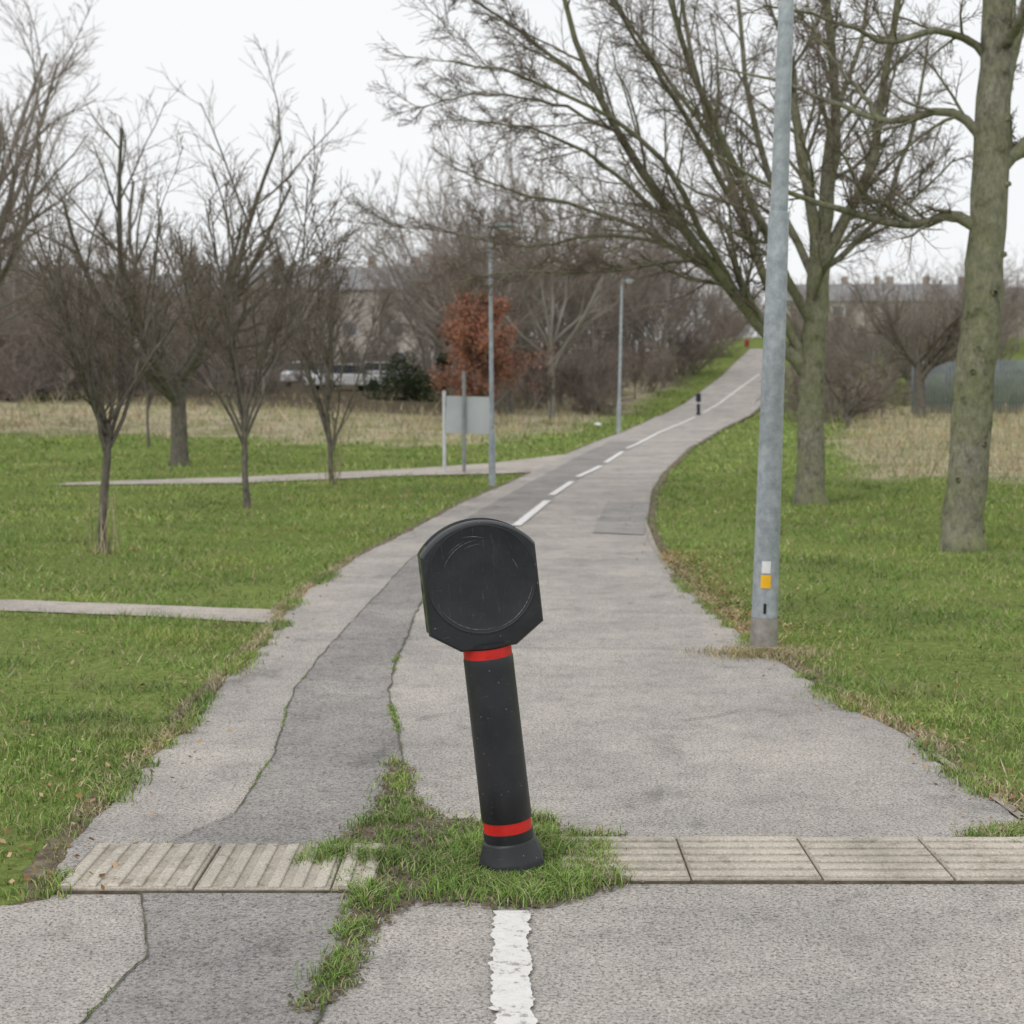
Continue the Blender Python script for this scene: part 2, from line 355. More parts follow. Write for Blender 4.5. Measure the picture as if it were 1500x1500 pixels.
def merge(name,parts,mat):
    Vs=[];Ts=[];o=0
    for V,T in parts: Vs.append(V); Ts.append(T+o); o+=len(V)
    return mesh_np(name,np.concatenate(Vs),np.concatenate(Ts),mat)
parts=[]
zones=[(3.9,7,7500,.034,.0042,2),(7,11,3200,.040,.0058,1),(11,18,1100,.05,.0095,1),(18,28,350,.06,.016,1),(28,42,120,.075,.028,1),(42,62,45,.10,.05,1),(62,110,12,.12,.09,1)]
for y0,y1,den,h0,w0,sg in zones:
    wmax=.34*y1+1.0+(2 if y0>40 else 0); n=int(den*(y1-y0)*2*wmax)
    x=rng.uniform(-wmax,wmax,n); y=rng.uniform(y0,y1,n)
    ok=(np.abs(x)<.34*y+.8)&(~onpath(x,y,-.0))
    x=x[ok];y=y[ok]
    e=np.minimum(np.abs(x-xl(y)),np.abs(x-xr(y)))
    pat=.42+.65*n2(x,y,2.2,31)+.6*n2(x,y,11,32)+.35*n2(x,y,30,33)
    keep=rng.uniform(0,1,len(x))<np.clip(.20+.75*pat,.04,1)*np.where(e<.10,.45,1)
    rz=roughzone(x,y); wz=woodzone(x,y)
    keep&=rng.uniform(0,1,len(x))>np.maximum(rz*.8,wz)
    if y0>=62: keep&=(x>np.interp(y,CY,CX)-9)
    x=x[keep];y=y[keep];pat=pat[keep]
    h=h0*rng.uniform(.45,1.35,len(x))*(.42+.88*np.clip(pat,0,1.7)); wd=w0*rng.uniform(.6,1.2,len(x))
    parts.append(blades("",x,y,height(x,y),h,wd,M_blade,1.7,sg))
merge("grass",parts,M_blade)
n=95000
y=rng.uniform(24,78,n); x=rng.uniform(-1,1,n)*(.36*y+3)
rz=roughzone(x,y)*(1-woodzone(x,y)*.8)
keep=(rng.uniform(0,1,n)<rz*np.clip(.45+.8*n2(x,y,1.3,40),.04,1))&(~onpath(x,y))
x=x[keep];y=y[keep]
h=(.20+.30*np.clip(n2(x,y,1.5,41),-.5,1))*rng.uniform(.4,1.9,len(x)); wd=.010+.0005*y*rng.uniform(.6,1.3,len(x))
merge("rough_grass",[blades("",x,y,height(x,y)-.02,h,wd,M_tanr,1.1,1)],M_tanr)
n=26000; y=5+rng.uniform(0,1,n)**1.3*35; x=rng.uniform(-1,1,n)*(.34*y+.8); k_=(~onpath(x,y))&(n2(x,y,3.3,70)+.5*n2(x,y,.8,71)>.35)
x=x[k_];y=y[k_]; merge("straw_tufts",[blades("",x,y,height(x,y),rng.uniform(.02,.055,len(x)),.003+.0006*y,M_tan,1.5,1)],M_tan)
def pip(x,y,poly):
    ins=np.zeros(len(x),bool); j=len(poly)-1
    for i in range(len(poly)):
        xi,yi=poly[i];xj,yj=poly[j]
        c=((yi>y)!=(yj>y))&(x<(xj-xi)*(y-yi)/(yj-yi+1e-12)+xi); ins^=c; j=i
    return ins
bw=unp(752,1283)
tuftpoly=[(430,1275),(480,1250),(535,1215),(560,1175),(575,1120),(598,1130),(600,1165),(640,1205),(720,1212),(800,1210),(850,1235),(915,1232),(890,1262),(950,1297),(880,1308),(820,1334),(740,1338),(640,1328),(590,1333),(545,1372),(520,1420),(528,1445),(500,1470),(445,1496),(437,1484),(470,1445),(500,1400),(508,1350),(520,1320),(485,1303),(500,1280)]
TP=[unp(*p)[:2] for p in tuftpoly]; TPa=np.array(TP)
n=30000; x=rng.uniform(TPa[:,0].min(),TPa[:,0].max(),n); y=rng.uniform(TPa[:,1].min(),TPa[:,1].max(),n)
k_=pip(x+rng.normal(0,.018,n),y+rng.normal(0,.02,n),TP); x=x[k_];y=y[k_]
ss=rng.uniform(.002,.010,len(x)); hh=rng.uniform(.002,.007,len(x)); 
ang=np.arange(6)*np.pi/3
ring=np.stack([x[:,None]+ss[:,None]*np.cos(ang)*rng.uniform(.6,1.2,(len(x),6)),y[:,None]+ss[:,None]*np.sin(ang)*rng.uniform(.6,1.2,(len(x),6)),np.full((len(x),6),.018)+rng.uniform(0,.004,(len(x),6))],-1)
top=np.stack([x,y,.020+hh],-1)[:,None,:]
V=np.concatenate([ring,top],1).reshape(-1,3); b_=np.arange(len(x))[:,None]*7; a_=np.arange(6)[None]
T=np.stack([b_+a_,b_+(a_+1)%6,b_+6+0*a_],-1).reshape(-1,3); mesh_np("soil_patch",V,T,M_soil)
n=115000; x=rng.uniform(TPa[:,0].min()-.03,TPa[:,0].max()+.03,n); y=rng.uniform(TPa[:,1].min()-.02,TPa[:,1].max()+.02,n)
px_=pip(x+rng.normal(0,.024,n)+.02*n2(x,y,40,55),y+rng.normal(0,.024,n),TP); x=x[px_];y=y[px_]
dB=np.hypot((x-bw[0])*.8,y-bw[1]); pat=n2(x,y,9,50)+.6*n2(x,y,28,51)
keep=(rng.uniform(0,1,len(x))<np.clip(.42+.8*pat+.4*(dB<.26),.08,1))&(np.hypot(x-bw[0],y-bw[1])>.085); x=x[keep];y=y[keep];dB=dB[keep];pat=pat[keep]
h=rng.uniform(.35,1.35,len(x))*(.020+.028*np.clip(1-dB/.5,0,1)+.030*np.clip(pat,0,1)); h=np.where((y<bw[1]+.03)&(np.abs(x-bw[0])<.14)&(y>bw[1]-.25),np.minimum(h,.038),h)
g1=rng.uniform(0,1,len(x))<np.where((x>bw[0]+.05)&(y<bw[1]+.1)&(n2(x,y,8,99)>0),.6,.86)
merge("grass_tuft",[blades("",x[g1],y[g1],0*x[g1]+.02,h[g1],np.full(g1.sum(),.0034),M_tuft,1.9,2)],M_tuft)
g2=~g1; merge("dry_grass_tuft",[blades("",x[g2],y[g2],0*x[g2]+.02,h[g2]*.8,np.full(g2.sum(),.003),M_tan,2.4,2)],M_tan)
cp_=[unp(*p)[:2] for p in ((1395,1236),(1440,1222),(1510,1212),(1560,1215),(1560,1250),(1480,1248))]; ca_=np.array(cp_)
n=6000; x=rng.uniform(ca_[:,0].min(),ca_[:,0].max(),n); y=rng.uniform(ca_[:,1].min(),ca_[:,1].max(),n); k_=pip(x+rng.normal(0,.03,n),y+rng.normal(0,.025,n),cp_)&(n2(x,y,18,57)>-.35); x=x[k_];y=y[k_]
gg=rng.uniform(0,1,len(x))<.6
merge("corner_tuft",[blades("",x[gg],y[gg],0*x[gg]+.012,rng.uniform(.008,.034,gg.sum()),np.full(gg.sum(),.0035),M_tuft,1.9,2)],M_tuft)
merge("dry_corner_tuft",[blades("",x[~gg],y[~gg],0*x[~gg]+.012,rng.uniform(.008,.028,(~gg).sum()),np.full((~gg).sum(),.0035),M_tan,2.2,2)],M_tan)
bx,by,_=unp(1120,962)
n=2600; r=np.abs(rng.normal(0,.14,n)); a=rng.uniform(0,6.28,n); x=bx+1.3*r*np.cos(a); y=by+r*np.sin(a)*.8
p1=blades("",x,y,height(x,y)+.01,rng.uniform(.02,.055,n),np.full(n,.005),M_tan,2,2)
y=rng.uniform(5.3,14,9000); s=rng.uniform(0,1,9000)<.45; x=np.where(s,xl(y)-np.abs(rng.normal(0,.05,9000)),xr(y)+np.abs(rng.normal(0,.09,9000)))
k_=n2(x,y,2.5,77)>-.3; x=x[k_];y=y[k_]
p2=blades("",x,y,0*x+.005,rng.uniform(.015,.045,len(x)),np.full(len(x),.005),M_tan,2,2)
merge("dry_verge_grass",[p1,p2],M_tan)
y=rng.uniform(4.4,13,16000); s=rng.uniform(0,1,16000)<.5; cl_=n2(y,s*7.,5,80)+.6*n2(y,s*3.,14,81)
k_=(cl_>.05)&(s|(y>5.3)); y=y[k_];s=s[k_];cl_=cl_[k_]; d_=rng.normal(0,.035,len(y))*(.6+cl_); x=np.where(s,xl(y)+d_,xr(y)+d_)
merge("verge_tufts",[blades("",x,y,0*x+.008,rng.uniform(.02,.055,len(x)),np.full(len(x),.0045),M_blade,1.6,2)],M_blade)
yy=rng.uniform(4.9,9,2600); keep=n2(yy,yy*0,5,60)>.1; yy=yy[keep]; x=DRx(yy)+rng.normal(0,.010,len(yy))
yy2=rng.uniform(3.4,8,1500); keep=n2(yy2,yy2*0,6,62)>.2; yy2=yy2[keep]; x2=DLx(yy2)+rng.normal(0,.005,len(yy2))
merge("seam_weeds",[blades("",x,yy,0*x+.018,rng.uniform(.005,.018,len(x)),np.full(len(x),.004),M_tuft,1.5,2),blades("",x2,yy2,0*x2+.018,rng.uniform(.004,.009,len(x2)),np.full(len(x2),.003),M_tuft,1.5,2)],M_tuft)
def leaves(name,x,y,z,s,mat,flat=.35):
    n=len(x); a=rng.uniform(0,6.28,n); t=rng.normal(0,flat,n); t2=rng.normal(0,flat,n)
    u=np.stack([np.cos(a),np.sin(a),t],1)*s[:,None]; v=np.stack([-np.sin(a),np.cos(a),t2],1)*s[:,None]*.6
    B=np.stack([x,y,z],1); V=np.stack([B-u,B-v,B+u,B+v],1).reshape(-1,3); i=np.arange(n)*4
    return mesh_np(name,V,np.stack([i,i+1,i+2,i+3],1),mat)
n=11000; y=4+rng.uniform(0,1,n)**1.4*26; x=rng.uniform(-1,1,n)*(.34*y+.6)
e=np.minimum(np.abs(x-xl(y)),np.abs(x-xr(y))); op=onpath(x,y)
keep=(~op&(rng.uniform(0,1,n)<.30+.7*(e<.3)))|(op&(e<.22)&(rng.uniform(0,1,n)<.6))
x=x[keep];y=y[keep]
yk=rng.uniform(9.5,14.5,2200); xk=xr(yk)+np.abs(rng.normal(0,.25,2200))
x=np.r_[x,xk]; y=np.r_[y,yk]
leaves("fallen_leaves",x,y,height(x,y)+rng.uniform(.015,.045,len(x)),rng.uniform(.006,.016,len(x)),M_leaf)
n=9000; y=4+rng.uniform(0,1,n)**1.3*8; x=rng.uniform(-1,1,n)*(.34*y+.5); k_=(~onpath(x,y))&(n2(x,y,5,88)>0.05); x=x[k_];y=y[k_]
leaves("lawn_weeds",x,y,rng.uniform(.008,.028,len(x)),rng.uniform(.004,.010,len(x)),M_blade,.5)
n=1600; y=3.4+rng.uniform(0,1,n)**1.5*7; x=rng.uniform(-1,1,n)*(.34*y); kk=onpath(x,y); x=x[kk];y=y[kk]
leaves("loose_grit",x,y,0*x+.022,rng.uniform(.0015,.0042,len(x)),M_leaf,.1)

# ------------------------------------------------------------------ trees
def norm(v): return v/np.maximum(np.linalg.norm(v,axis=-1,keepdims=True),1e-9)
def grow(P0,D0,L,R0,K,wob,up,tip=.3,minr=.003):
    n=len(P0); P=np.empty((n,K,3)); P[:,0]=P0; D=norm(D0); st=(L/(K-1))[:,None]
    for k in range(1,K):
        P[:,k]=P[:,k-1]+D*st; D=D+rng.normal(0,wob,(n,3)); D[:,2]+=up; D=norm(D)
    t=np.linspace(0,1,K)[None]; R=R0[:,None]*(1-t*(1-tip)); return P,np.maximum(R,minr*.7)
def sub(B,n,t0,t1,a0,a1,lr,rr,K,wob,up,minr,Lmin=.0,tfall=.5,tip=.35):
    P,R,L=B; Nn,Kp=P.shape[:2]; idx=np.repeat(np.arange(Nn),n); M=len(idx)
    t=t0+(t1-t0)*((np.tile(np.arange(n),Nn)+rng.uniform(0,1,M))/n)
    f=t*(Kp-1); i=np.minimum(f.astype(int),Kp-2); w=(f-i)[:,None]
    pos=P[idx,i]*(1-w)+P[idx,i+1]*w; T=norm(P[idx,i+1]-P[idx,i]); rp=R[idx,i]*(1-w[:,0])+R[idx,i+1]*w[:,0]
    v=rng.normal(0,1,(M,3)); v-= (v*T).sum(1,keepdims=True)*T; v=norm(v); a=rng.uniform(a0,a1,M)[:,None]
    D=np.cos(a)*T+np.sin(a)*v; Lc=np.maximum(L[idx]*lr*(1-tfall*t)*rng.uniform(.55,1.25,M),Lmin)
    Rc=np.maximum(rp*rr,minr); Pn,Rn=grow(pos,D,Lc,Rc,K,wob,up,tip,minr); return (Pn,Rn,Lc)
def tubes(batches):
    Vs=[];Fs=[];Ms=[];o=0
    for (P,R,L),s,mi in batches:
        n,K=P.shape[:2]; T=np.empty_like(P); T[:,1:-1]=P[:,2:]-P[:,:-2]; T[:,0]=P[:,1]-P[:,0]; T[:,-1]=P[:,-1]-P[:,-2]; T=norm(T)
        mt=norm(P[:,-1]-P[:,0]); ref=np.where(np.abs(mt[:,2:3])<.8,np.array([[0,0,1.]]),np.array([[1.,0,0]]))[:,None,:]
        U=norm(np.cross(T,ref)); Wv=np.cross(T,U); a=np.arange(s)*2*np.pi/s
        ring=P[:,:,None,:]+R[:,:,None,None]*(np.cos(a)[None,None,:,None]*U[:,:,None,:]+np.sin(a)[None,None,:,None]*Wv[:,:,None,:])
        Vs.append(ring.reshape(-1,3)); b=np.arange(n)[:,None,None]*K*s+np.arange(K-1)[None,:,None]*s; j=np.arange(s)[None,None,:]; j2=(j+1)%s
        q=np.stack([b+j,b+j2,b+s+j2,b+s+j],-1).reshape(-1,4)+o; Fs.append(q); Ms.append(np.full(len(q),mi)); o+=n*K*s
    return np.concatenate(Vs),np.concatenate(Fs),np.concatenate(Ms)
def tree_obj(name,batches,mats,loc=(0,0,0),doLink=True):
    V,Fq,Mi=tubes(batches); V=V-np.array(loc); o=mesh_np(name,V,Fq,mats,Mi,smooth=True,doLink=doLink); o.location=loc; return o
def auto_tree(H,r0,tf=.3,n1=9,a1=(.3,.8),n=(8,7,6),lean=(0,0),minr=.004,lr=(1.0,.5,.5,.55),up=.06,base=(0,0,0),t0=.55,wob=.08,excur=False):
    base=np.array(base,float); D=np.array([[lean[0],lean[1],1.]])
    tl=H*(.92 if excur else tf)
    P,R=grow(base[None]-[[0,0,.1]],D,np.array([tl+.1]),np.array([r0]),9,.035,.03,.18 if excur else .72,.01)
    fl=np.array([1.35,1.08]+[1]*7); R=R*fl[None]
    B0=(P,R,np.array([H*(.42 if excur else 1-tf)]))
    B1=sub(B0,n1,tf if excur else t0,1.0,a1[0],a1[1],lr[0],.6 if not excur else .5,8,wob,up,.012,tfall=.75 if excur else .05)
    B2=sub(B1,n[0],.15,1.,.35,.8,lr[1],.55,6,wob*1.2,up*.8,minr*2,tfall=.4)
    B3=sub(B2,n[1],.15,1.,.35,.9,lr[2],.55,5,wob*1.4,up*.6,minr*1.3,tfall=.35)
    out=[(B0,10,0),(B1,6,0),(B2,4,0),(B3,3,1)]
    if n[2]: out.append((sub(B3,n[2],.15,1.,.35,.9,lr[3],.6,3,wob*1.5,up*.5,minr,tfall=.3),3,1))
    return out
def spline(pts,K):
    P=np.array(pts,float); n=len(P); Q=np.vstack([2*P[0]-P[1],P,2*P[-1]-P[-2]]); out=[]
    for t in np.linspace(0,n-1,K):
        i=min(int(t),n-2); u=t-i; a,b,c,d=Q[i],Q[i+1],Q[i+2],Q[i+3]
        out.append(.5*((2*b)+(-a+c)*u+(2*a-5*b+4*c-d)*u*u+(-a+3*b-3*c+d)*u**3))
    return np.array(out)
def limb(pts,r0,r1,K=14,d=None):
    W=[at(p[0],p[1],(p[2] if len(p)>2 else 0)+d) for p in pts]; P=spline(W,K); P[1:]+=rng.normal(0,.012,(K-1,3))
    t=np.linspace(0,1,K); return P[None],(r0*(1-t)+r1*t)[None],np.array([np.linalg.norm(np.diff(P,axis=0),axis=1).sum()])
def cat(bs): return tuple(np.concatenate([b[i] for b in bs]) for i in range(3))

d5=unp(1187,738)[1]; b5=unp(1187,738)
tr=limb([(1187,744),(1187,700),(1188,600),(1195,460),(1204,345)],.215,.14,14,d5); tr[1][0,:3]*=[1.25,1.12,1.02]
L5=[limb(p,r0,r1,14,d5) for p,r0,r1 in [
 ([(1200,370),(1183,270),(1160,130,.4),(1145,-20,.6),(1140,-220,.8)],.09,.03),
 ([(1205,360),(1222,220,-.3),(1218,80,-.6),(1205,-60,-.8),(1200,-230,-1)],.085,.03),
 ([(1204,380),(1238,325),(1272,250,-.3),(1290,150,-.5),(1312,10,-.9),(1330,-150,-1.2)],.09,.03),
 ([(1184,550),(1152,512),(1108,472),(1068,420,-.2),(1000,335,-.5),(935,245,-.8),(880,140,-1.1),(835,30,-1.4),(800,-110,-1.6)],.11,.022),
 ([(1100,462),(1050,405),(1000,372,.4),(930,330,.9),(840,300,1.3),(740,275,1.6),(650,240,2)],.055,.010),
 ([(1180,530),(1135,440),(1095,335,.4),(1045,200,.8),(1010,60,1.1),(985,-100,1.4)],.08,.02),
 ([(1075,425),(1035,350,-.5),(965,225,-1.1),(870,160,-1.6),(760,110,-2),(660,90,-2.3)],.05,.009),
 ([(1192,480),(1140,380,-.5),(1080,250,-1),(1020,120,-1.4),(975,-20,-1.8),(950,-150,-2)],.07,.02),
 ([(1198,420),(1150,320,.6),(1105,180,1.2),(1085,40,1.7),(1075,-120,2)],.065,.02),
 ([(1000,335,-.5),(950,300,-.9),(870,230,-1.3),(780,190,-1.7),(700,180,-2)],.038,.009),
 ([(1040,385),(960,355,.8),(870,345,1.5),(780,360,2.0),(650,340,2.3),(560,330,2.5)],.034,.007),
 ([(1020,380),(940,390,-.6),(860,400,-1),(760,395,-1.4),(680,410,-1.6)],.026,.006),
 ([(1200,400),(1250,360,.5),(1300,290,1.1),(1340,180,1.6),(1360,60,2)],.05,.02),
 ([(1204,350),(1215,200,1),(1260,60,1.8),(1280,-80,2.5)],.06,.02),
 ([(1040,200,.8),(940,60,1.2),(860,-60,1.4)],.035,.012),
 ([(880,140,-1.1),(780,60,-1.3),(700,0,-1.5),(640,-20,-1.6)],.03,.008),
 ([(900,190,-1.1),(800,150,-.6),(700,140,-.2),(600,160,0)],.024,.006),
 ([(1190,450),(1215,380,-.6),(1260,330,-1),(1330,300,-1.5),(1400,230,-2)],.035,.01),
 ([(1095,335,.4),(1010,180,-.2),(920,40,-.8),(850,-80,-1)],.045,.012)]]
B1=cat(L5)
B2=sub(B1,17,.16,1.,.3,.95,.28,.42,7,.11,.02,.0075,tfall=.4)
B3=sub(B2,10,.1,1.,.35,1.0,.5,.48,6,.12,.0,.0046,tfall=.3)
B4=sub(B3,8,.08,1.,.35,1.1,.52,.6,4,.15,-.01,.0034,tfall=.25)
tree_obj("spreading_tree",[(tr,16,0),(B1,8,0),(B2,4,0),(B3,3,1),(B4,3,1)],[M_bark,M_twig],tuple(b5))
d6=unp(1412,806)[1]; b6=unp(1412,806)
tr=limb([(1410,815),(1414,770),(1425,600),(1440,400),(1452,220),(1460,60),(1466,-120),(1470,-320)],.205,.13,26,d6); tr[1][0,:3]*=[1.22,1.1,1.03]; tr[1][0]*=1+rng.normal(0,.025,26)
L6=[limb(p,r0,r1,14,d6) for p,r0,r1 in [
 ([(1446,352),(1425,328),(1390,318),(1340,328,-.2),(1270,318,-.4),(1190,292,-.6),(1110,262,-.9),(1030,215,-1.2)],.068,.009),
 ([(1453,240),(1432,195),(1400,168),(1350,168,.3),(1290,178,.6),(1220,150,.9),(1140,118,1.2),(1050,100,1.5)],.055,.008),
 ([(1452,270),(1475,235),(1510,205),(1560,150),(1620,60)],.09,.03),
 ([(1462,110),(1420,60),(1360,48,-.4),(1290,60,-.7),(1210,25,-1),(1120,10,-1.3)],.045,.008),
 ([(1464,0),(1420,-60),(1350,-80,-.4),(1250,-60,-.8),(1150,-20,-1.2)],.045,.009),
 ([(1340,328,-.2),(1300,300,-.4),(1268,285,-.5),(1240,235,-.7),(1210,190,-.9)],.03,.008),
 ([(1462,80),(1500,20,-.5),(1540,-60,-.8)],.06,.02),
 ([(1458,150),(1485,90,.6),(1500,0,1.),(1520,-100,1.4)],.05,.02),
 ([(1290,178,.6),(1250,120,.8),(1200,60,1),(1180,-20,1.2)],.026,.007)]]
B1=cat(L6)
B2=sub(B1,13,.2,1.,.4,1.0,.27,.42,7,.12,-.01,.0065,tfall=.4)
B3=sub(B2,9,.12,1.,.4,1.1,.46,.5,5,.14,-.01,.004,tfall=.3)
B4=sub(B3,6,.1,1.,.4,1.1,.55,.6,4,.16,-.01,.0028,tfall=.25)
t6=tr[0][0]; kn=[]
for q in (.12,.2,.27,.33,.4,.47,.55,.62):
    i_=int(q*25); a=rng.uniform(3.4,5.9); kn.append((t6[i_],np.array([math.cos(a),math.sin(a),.35])))
P,R=grow(np.array([k[0] for k in kn]),np.array([k[1] for k in kn]),np.full(len(kn),.215),np.full(len(kn),.045),4,.02,0,.5,.01); KN=(P,R,None)
tree_obj("bare_tree",[(tr,20,0),(KN,8,0),(B1,8,0),(B2,4,0),(B3,3,1),(B4,3,1)],[M_bark,M_twig],tuple(b6))
def place(name,px,py,H,r0,mats=(M_bark2,M_twig),**k):
    b=unp(px,py); return tree_obj(name,auto_tree(H,r0,base=tuple(b),**k),list(mats),tuple(b)),b
place("young_tree",152,810,3.35,.045,tf=.36,n1=12,a1=(.25,.7),n=(9,6,4),minr=.0026,t0=.75,lean=(-.02,0))
place("bare_tree",263,683,7.3,.19,tf=.26,n1=9,a1=(.35,.85),n=(9,7,5),minr=.0055,t0=.6,lr=(.9,.5,.5,.55))
place("young_tree",362,745,4.9,.045,tf=.28,n1=11,a1=(.2,.55),n=(8,6,4),minr=.0042,t0=.6,lr=(.85,.42,.5,.55))
place("young_tree",486,710,5.0,.045,tf=.3,n1=13,a1=(.15,.35),n=(7,5,3),minr=.0045,t0=.3,lr=(.8,.36,.5,.5))
place("bare_tree",1348,612,6.2,.25,tf=.4,n1=9,a1=(.5,1.1),n=(8,6,4),minr=.009,t0=.6)
place("gnarled_shrub",1243,627,2.8,.13,tf=.2,n1=8,a1=(.4,1.2),n=(7,5,3),minr=.009,wob=.22)
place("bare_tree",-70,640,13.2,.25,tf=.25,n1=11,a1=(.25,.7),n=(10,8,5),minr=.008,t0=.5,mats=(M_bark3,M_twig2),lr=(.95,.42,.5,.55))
for p,q,H in ((806,622,2.6),(862,600,2.4),(962,562,3.0),(1000,552,3.),(930,585,2.2),(850,592,5.5),(218,655,3.6)):
    place("sapling",p,q,H,.04,tf=.4,n1=7,a1=(.2,.5),n=(5,4,2),minr=.008)
for p,q in ((150,810),(486,710)):
    b=unp(p,q); n=26; P0=b+rng.normal(0,.09,(n,3))*[1,1,0]; D=rng.normal(0,.18,(n,3)); D[:,2]=1
    P,R=grow(P0,D,rng.uniform(.3,.75,n)*(b[1]/18),np.full(n,.005),5,.05,.05,.5,.003); tree_obj("basal_shoots",[((P,R,None),3,0)],[M_tan],tuple(b))

var=[];shr=[]
col=bpy.data.collections.new("woodland_parts")
for k,(H,tf,ex,a) in enumerate([(9,.25,False,(.3,.8)),(9,.3,True,(.5,.9)),(8,.18,False,(.25,.7)),(10,.28,False,(.3,.9)),(8.5,.2,True,(.4,.8))]):
    b=auto_tree(H,.12,tf=tf,n1=16 if ex else 9,a1=a,n=(9,7,2),minr=.009,excur=ex,t0=.5); V,Fq,Mi=tubes(b)
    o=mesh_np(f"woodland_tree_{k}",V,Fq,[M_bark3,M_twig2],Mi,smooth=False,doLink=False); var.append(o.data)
for k in range(3):
    n=9; P0=rng.normal(0,.5,(n,3))*[1,1,0]; D=rng.normal(0,.45,(n,3)); D[:,2]=1
    P,R=grow(P0,D,rng.uniform(2,3.4,n),np.full(n,.03),6,.12,.02,.4,.01); B0=(P,R,np.full(n,2.6))
    B1=sub(B0,11,.05,1,.4,1.1,.5,.6,5,.15,.0,.012); B2=sub(B1,10,.1,1,.4,1.1,.5,.6,4,.16,0,.010); B3=sub(B2,2,.1,1,.4,1.1,.5,.6,3,.16,0,.009)
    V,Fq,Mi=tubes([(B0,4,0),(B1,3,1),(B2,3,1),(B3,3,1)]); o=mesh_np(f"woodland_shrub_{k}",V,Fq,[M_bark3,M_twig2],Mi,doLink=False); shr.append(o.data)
def inst(me,x,y,s,name):
    o=bpy.data.objects.new(name,me); o.location=(x,y,float(height(x,y))-.05); o.rotation_euler=(0,0,rng.uniform(0,6.28)); o.scale=(s*rng.uniform(.85,1.2),s*rng.uniform(.85,1.2),s*rng.uniform(.9,1.15)); col.objects.link(o)
topy=[(-300,280),(0,330),(120,350),(250,350),(420,370),(560,350),(620,300),(760,230),(850,280),(950,330),(1060,370),(1110,420)]
tx=[a for a,b in topy]; ty=[b for a,b in topy]
cnt=0
while cnt<112:
    y=rng.uniform(64,128); px=rng.uniform(-160,1110); x=X(px,y); c=np.interp(y,CY,CX)
    if x>c-(6 if y<85 else 3.2): continue
    if 425<px<615 and y<104 and rng.uniform()<.93: continue
    if 320<px<640 and rng.uniform()<.35: continue
    tz=CH+(580-np.interp(px,tx,ty)+rng.uniform(-90,10))*y/F; H=tz-float(height(x,y)); 
    if H<2.0: continue
    inst(var[rng.integers(5)],x,y,min(H/9,1.25),"woodland_tree"); cnt+=1
cnt=0
while cnt<110:
    y=rng.uniform(63,125); px=rng.uniform(-160,1110); x=X(px,y); c=np.interp(y,CY,CX)
    if x>c-(5 if y<85 else 3.2): continue
    if 415<px<620 and y<108: continue
    inst(shr[rng.integers(3)],x,y,rng.uniform(.6,1.3),"woodland_shrub"); cnt+=1
for px,y in ((440,80),(478,84),(535,82),(575,80)): inst(var[rng.integers(5)],X(px,y),y,rng.uniform(.4,.6),"woodland_tree")
# trees beyond the crest where the path goes over
for k in range(16):
    y=rng.uniform(142,185); px=rng.uniform(1030,1190); inst(var[rng.integers(5)],X(px,y),y,rng.uniform(.45,.85),"woodland_tree")
for k in range(10):
    y=rng.uniform(140,165); px=rng.uniform(1030,1190); inst(shr[rng.integers(3)],X(px,y),y,rng.uniform(.7,1.2),"woodland_shrub")
for k in range(46):
    y=rng.uniform(80,140); px=rng.uniform(1165,1600); x=X(px,y)
    if abs(x-np.interp(y,CY,CX))<5: continue
    inst(var[rng.integers(5)],x,y,rng.uniform(.4,.85),"woodland_tree")
for k in range(40):
    y=rng.uniform(60,140); px=rng.uniform(1165,1330); x=X(px,y)
    if x<np.interp(y,CY,CX)+3: continue
    inst(shr[rng.integers(3)],x,y,rng.uniform(.4,.9),"woodland_shrub")
wd_=empty("distant_woodland"); wd_.instance_type='COLLECTION'; wd_.instance_collection=col

def leafcloud(name,centres,rad,n,s,mat):
    c=np.array(centres)[rng.integers(len(centres),size=n)]; v=norm(rng.normal(0,1,(n,3)))*(rng.uniform(0,1,(n,1))**.4)*rad
    P=c+v; P[:,2]=np.maximum(P[:,2],height(P[:,0],P[:,1])+.05)
    a=norm(rng.normal(0,1,(n,3))); b=norm(np.cross(a,rng.normal(0,1,(n,3)))); ss=(s*rng.uniform(.5,1.2,n))[:,None]
    V=np.stack([P-a*ss,P-b*ss*.6,P+a*ss,P+b*ss*.6],1).reshape(-1,3); i=np.arange(n)*4
    return mesh_np(name,V,np.stack([i,i+1,i+2,i+3],1),mat)
by0=58; bb=np.array([X(718,by0),by0,float(height(X(718,by0),by0))])
beech=empty("copper_beech",tuple(bb))
t=auto_tree(4.6,.10,tf=.10,n1=30,a1=(.6,1.2),n=(8,6,3),minr=.009,base=(0,0,0),excur=True,lr=(1.45,.55,.5,.5))
V,Fq,Mi=tubes(t); mesh_np("branches",V,Fq,[M_bark3,M_twig2],Mi,parent=beech)
NL=28000
ends=np.concatenate([t[2][0][0][:,2:].reshape(-1,3),t[3][0][0][:,1:].reshape(-1,3)]); ends=ends[rng.integers(len(ends),size=NL)]+rng.normal(0,.14,(NL,3))
a=norm(rng.normal(0,1,(NL,3))); b=norm(np.cross(a,rng.normal(0,1,(NL,3)))); ss=rng.uniform(.024,.055,NL)[:,None]
V=np.stack([ends-a*ss,ends-b*ss*.65,ends+a*ss,ends+b*ss*.65],1).reshape(-1,3); i=np.arange(NL)*4
mesh_np("leaves",V,np.stack([i,i+1,i+2,i+3],1),M_rust,parent=beech)
def ctr(l,y): return [ (X(p,y),y+rng.uniform(-1,1),CH+(580-q)*y/F) for p,q in l]
leafcloud("evergreen_bush",ctr([(560,568),(585,552),(610,562),(592,540),(600,575),(620,575)],76),.9,5000,.07,M_ivy)
